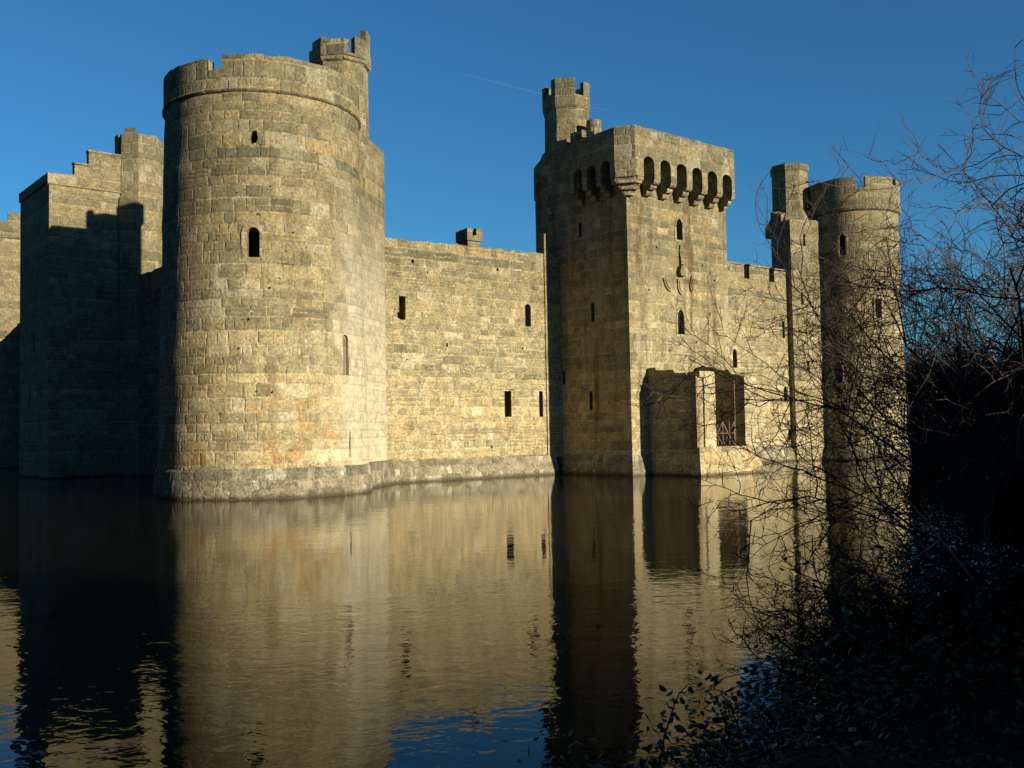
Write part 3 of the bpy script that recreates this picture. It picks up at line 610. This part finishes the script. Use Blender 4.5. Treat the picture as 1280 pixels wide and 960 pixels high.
# leaves and brambles
def leaf_mat(name, c1, c2, c3):
    n = NT(name); P = n.pos(); w_ = n.noise(P, 9, 2, .6)
    oi = n.new('ShaderNodeNewGeometry').outputs['Random Per Island']
    return n.done(n.mix(oi, n.mix(n.step(w_, .35, .65), c1, c2), c3), .5, .25)
M_leaf = leaf_mat('bramble_leaf', (.045, .040, .010), (.085, .068, .018), (.17, .09, .03))
M_ivy = leaf_mat('ivy_leaf', (.022, .024, .007), (.05, .046, .013), (.09, .06, .02))
def add_leaf(mb, p, g, s_):
    a = Vector((g.gauss(0, 1), g.gauss(0, 1), g.gauss(0, .6))).normalized(); nn = Vector((g.gauss(0, .7), g.gauss(0, .7), 1)).normalized()
    b = nn.cross(a).normalized(); c_ = b.cross(a)
    pts = [p, p+a*s_*.35+b*s_*.30+c_*s_*.06, p+a*s_*.75+b*s_*.2+c_*s_*.03, p+a*s_, p+a*s_*.75-b*s_*.2+c_*s_*.03, p+a*s_*.35-b*s_*.30+c_*s_*.06]
    mid = p+a*s_*.55-c_*s_*.05
    mb.add(pts+[mid], [(0, 1, 6), (1, 2, 6), (2, 3, 6), (3, 4, 6), (4, 5, 6), (5, 0, 6)])
def bramble(loc, label, seed, n_=15, ln=(1.0, 1.9), lean=(-.3, .2), leaves=8):
    g = random.Random(seed); o = thing('bramble', loc, label, 'bramble', 'brambles on the near bank'); st_, lf = MB(), MB()
    for k in range(n_):
        p = Vector(loc)+Vector((g.uniform(-.4, .4), g.uniform(-.35, .35), -.05)); d = (scr(g.gauss(lean[0], .5), g.gauss(lean[1], .4), g.uniform(.3, .9))).normalized()
        L_ = g.uniform(*ln); pts = [p.copy()]
        for i in range(9):
            d = (d+Vector((g.gauss(0, .12), g.gauss(0, .12), -.17))).normalized(); p = p+d*L_/9; pts.append(p.copy())
            for j in range(leaves):
                if i > 0: add_leaf(lf, p+Vector((g.gauss(0, .1), g.gauss(0, .1), g.gauss(0, .08))), g, g.uniform(.03, .07))
        st_.tube(pts, [.007*(1-.07*i) for i in range(10)], 4)
    link('stems', st_.mesh('stems'), M_twig, o); link('leaves', lf.mesh('leaves'), M_leaf, o)
    return o
BR = [((4.7, 3.2, .8), 'sparse bramble with pale seed heads on thin stems at the bottom edge'), ((5.3, 3.25, .8), 'bramble just right of the pale seed heads along the bottom edge'),
      ((6.0, 3.4, .8), 'bramble under the short dense hawthorn'), ((6.8, 3.6, .6), 'bramble spilling over the bank toward the water under the leaning hawthorn'),
      ((5.5, 2.5, .95), 'nearest leafy bramble at the bottom right corner'), ((6.3, 2.7, .95), 'leafy bramble behind the nearest one at the right edge'),
      ((7.2, 3.0, .9), 'bramble climbing through the hawthorn stems at the right'), ((7.9, 3.6, .6), 'farthest bramble at the right edge near the water'),
      ((3.75, 3.3, .72), 'leftmost low bramble whose sprigs just enter the bottom edge'), ((4.3, 3.45, .66), 'low leafy bramble between the leftmost one and the pale seed heads'), ((5.2, 3.75, .35), 'low bramble trailing into the water below the leaning hawthorn')]
M_seed = plain('seed_head', (.34, .24, .20), (.55, .44, .38), 40, .9)
for i, (p, lab) in enumerate(BR):
  br_ = bramble(p, lab, 40+i, (10, 36, 36, 36, 36, 36, 36, 36, 20, 30, 44)[i], (.5, 1.1) if i < 2 else (.35, .8) if i > 7 else (.7, 1.5), leaves=4 if i < 8 else 6)
  if i == 0:
    for q in ((4.42, 3.63, 1.06), (4.44, 3.61, 1.02), (4.25, 3.55, .90), (4.62, 3.55, 1.05), (4.66, 3.3, .86), (4.78, 3.34, .92)):
        hd = MB().lathe(q[0], q[1], [(.004, q[2]-.014), (.013, q[2]-.004), (.012, q[2]+.008), (.004, q[2]+.015)], 7, .002).tube([(4.72, 3.22, .75), ((q[0]+4.72)/2, (q[1]+3.22)/2, q[2]+.03), q], .0025, 3)
        link('seed_head', hd.mesh('seed_head'), M_seed, br_)
g = random.Random(77); iv = MB()
for k in range(7000):
    x = g.uniform(3.5, 11); y = g.uniform(1.4, 4.0)
    z = .95 if y < 3.0 else .95-(y-3.0)*1.3
    add_leaf(iv, Vector((x, y, max(.05, z)+g.uniform(0, .18))), g, g.uniform(.025, .055))
tag(link('ivy_ground_cover', iv.mesh('ivy'), M_ivy), kind='stuff')
b = MB(); dp = [(x*.8, y*.8, 2.6+(z-2.6)*.8) for x, y, z in [(5.62, 3.39, 2.62), (5.75, 3.36, 2.35), (5.93, 3.30, 2.1), (6.13, 3.22, 1.86), (6.3, 3.1, 1.6)]]
b.tube(dp, [.003, .005, .006, .007, .008], 6).tube([dp[3], (4.76, 2.64, 1.92), (4.56, 2.76, 1.8)], [.005, .004, .002], 5)
tag(link('dead_branch', b.mesh('dead_branch'), M_dead), 'pale dead branch slanting down through the dark bush at right', 'branch')

# bare trees on the far bank, right of the castle
TP = dict(seg=[7, 6, 4, 3], wig=[.08, .14, .18, .2], up=[.06, .06, .03, .02], kids=[12, 9, 6], ang=(25, 60), len=[(.4, .6), (.35, .55), (.35, .55)], rmin=[.05, .03, .02]); TP['from'] = [.15, .1, .1]
M_fartwig = plain('far_twig', (.028, .019, .014), (.075, .046, .036), 1.5, .9, .1)
def bare_tree(seed):
    g = random.Random(seed); out_ = [MB() for _ in range(4)]
    for k in range(3): limb(out_, Vector((g.uniform(-.4, .4), g.uniform(-.4, .4), 0)), Vector((g.gauss(0, .35), g.gauss(0, .35), 1)), g.uniform(5.5, 7.5), .16, 0, g, TP)
    tw = MB(); [tw.add(k.v, k.f) for k in out_[1:]]
    return out_[0].mesh('trunk'), tw.mesh('crown')
protos = [bare_tree(101), bare_tree(102), bare_tree(103)]
g = random.Random(5)
far_lab = ['bare tree on the far bank just right of the far round tower', 'second bare tree right of the far round tower', 'third bare tree right of the far round tower', 'fourth bare tree right of the far round tower',
           'bare tree on the far bank in the middle of the row', 'bare tree just right of the middle of the far row', 'sixth from the far round tower, bare tree', 'bare tree second from the right end of the far row', 'bare tree at the right end of the far row behind the twigs']
for i in range(9):
    tr = protos[i % 3]; px_ = 1120+i*24
    a = (px_-640)/1244.4; d = 97+g.uniform(-2, 5); loc = Vector((.774*a*d+.633*d, -.633*a*d+.774*d, 1.0))
    o = thing('bare_tree', loc, far_lab[i], 'tree', 'bare trees on the far bank'); o.rotation_euler.z = g.uniform(0, 6); o.scale = [g.uniform(.95, 1.2)]*3
    for nm, me, mt in (('trunk', tr[0], M_bark), ('crown', tr[1], M_fartwig)):
        c_ = bpy.data.objects.new(nm, me); COL.objects.link(c_); c_.parent = o
        if not me.materials: me.materials.append(mt)
und = MB(); g = random.Random(6)
for k in range(20000):
    y = g.uniform(10, 85); x = 93.2+abs(g.gauss(0, 2.6)); hgt = (6.6+1.2*math.sin(y*.7)+.8*math.sin(y*1.9))*g.random()**.8
    p = Vector((x, y, .9+hgt)); d = Vector((g.gauss(0, .5), g.gauss(0, .5), 1)).normalized(); e_ = d.orthogonal().normalized()
    l_, w2 = g.uniform(.5, 1.2), g.uniform(.10, .28)
    und.add([p-e_*w2, p+e_*w2, p+d*l_], [(0, 1, 2)])
tag(link('far_thicket', und.mesh('far_thicket'), M_fartwig), kind='stuff')

# evergreens out of view on the bank behind, put in to shade the bushes
def evergreen(seed):
    g = random.Random(seed); tk = MB().tube([(0, 0, -.2), (.05, 0, 2), (0, .1, 5), (.05, 0, 9)], [.32, .26, .17, .04], 8); cr = MB()
    for k in range(5600):
        z = .4+9.2*g.random()**1.2; rad = (2.9*(1-(z/10)**1.6)+.25)*math.sqrt(g.random())*(1+.2*math.sin(z*3)); a = g.uniform(0, 6.283)
        p = Vector((rad*math.cos(a), rad*math.sin(a), z)); d = Vector((math.cos(a), math.sin(a), g.uniform(-.5, .3))).normalized(); e_ = d.orthogonal().normalized()
        e_ = (e_+d.cross(e_)*g.uniform(-1, 1)).normalized(); l_, w2 = g.uniform(.35, .7), g.uniform(.12, .25)
        cr.add([p-d*l_*.3, p+e_*w2, p+d*l_, p-e_*w2], [(0, 1, 2, 3)])
    return tk.mesh('trunk'), cr.mesh('crown')
ev = evergreen(9)
for loc, rot_, lab in (((6.2, -7.0, 1), 0, 'unseen evergreen put on the bank behind for shade, nearest the brambles'), ((9.6, -7.6, 1), 2, 'middle unseen evergreen put on the bank for shade behind the bushes'), ((13.0, -7.2, 1), 4, 'unseen evergreen put on the bank behind for shade, farthest to the right')):
    o = thing('shade_evergreen', loc, lab, 'tree', 'unseen evergreens put on the near bank for shade'); o.rotation_euler.z = rot_; o.scale = (1.15, 1.15, .47)
    for nm, me, mt in (('trunk', ev[0], M_bark), ('crown', ev[1], M_ivy)):
        c_ = bpy.data.objects.new(nm, me); COL.objects.link(c_); c_.parent = o
        if not me.materials: me.materials.append(mt)

for i, (lab, x, y) in enumerate((('added unseen evergreen on the left bank opposite the nearest round tower', -14, 36), ('added unseen evergreen on the left bank opposite the side wall', -15, 47), ('added unseen evergreen on the left bank opposite the stepped square tower', -14, 59),
        ('added unseen evergreen on the left bank just past the stepped square tower', -15, 70), ('added unseen evergreen on the left bank opposite the rear side wall', -14, 82), ('added unseen evergreen on the left bank opposite the far left round tower', -15, 94), ('added unseen evergreen on the left bank beyond the far left round tower', -14, 107),
        ('added unseen evergreen on the left bank between viewer and nearest round tower', -15, 25), ('added unseen evergreen on the left bank near the moat corner', -14, 14), ('added unseen evergreen at the moat corner left of the viewer', -14, 2), ('added unseen evergreen behind the viewer and to the left', -9, -10))):
    o = thing('shade_evergreen', (x, y, 1), lab, 'tree', 'added unseen evergreens on the left bank'); o.rotation_euler.z = i*1.3; o.scale = (2.7, 2.7, 2.5)  # unseen trees added to block sky light and darken the west faces
    for nm, me in (('trunk', ev[0]), ('crown', ev[1])):
        c_ = bpy.data.objects.new(nm, me); COL.objects.link(c_); c_.parent = o
n = NT('contrail_vapour'); tr_ = n.new('ShaderNodeBsdfTransparent'); mx = n.new('ShaderNodeMixShader'); mx.inputs[0].default_value = .012
n.done((.9, .9, .9), 1, 0); n.t.links.new(tr_.outputs[0], mx.inputs[1]); n.t.links.new(n.b.outputs[0], mx.inputs[2]); n.t.links.new(mx.outputs[0], n.out.inputs[0])
b = MB(); A_, B_ = Vector((0, 0, 2.6))+(f+rr*(-70/1244.4)+uu*(390/1244.4))*4000, Vector((0, 0, 2.6))+(f+rr*(125/1244.4)+uu*(340/1244.4))*4000
b.tube([A_.lerp(B_, i/6) for i in range(7)], [.5, 3, 4, 4, 4, 3, .5], 8)
tag(link('contrail', b.mesh('contrail'), n.m), 'faint thin contrail crossing the blue sky behind the square tower turret', 'contrail')
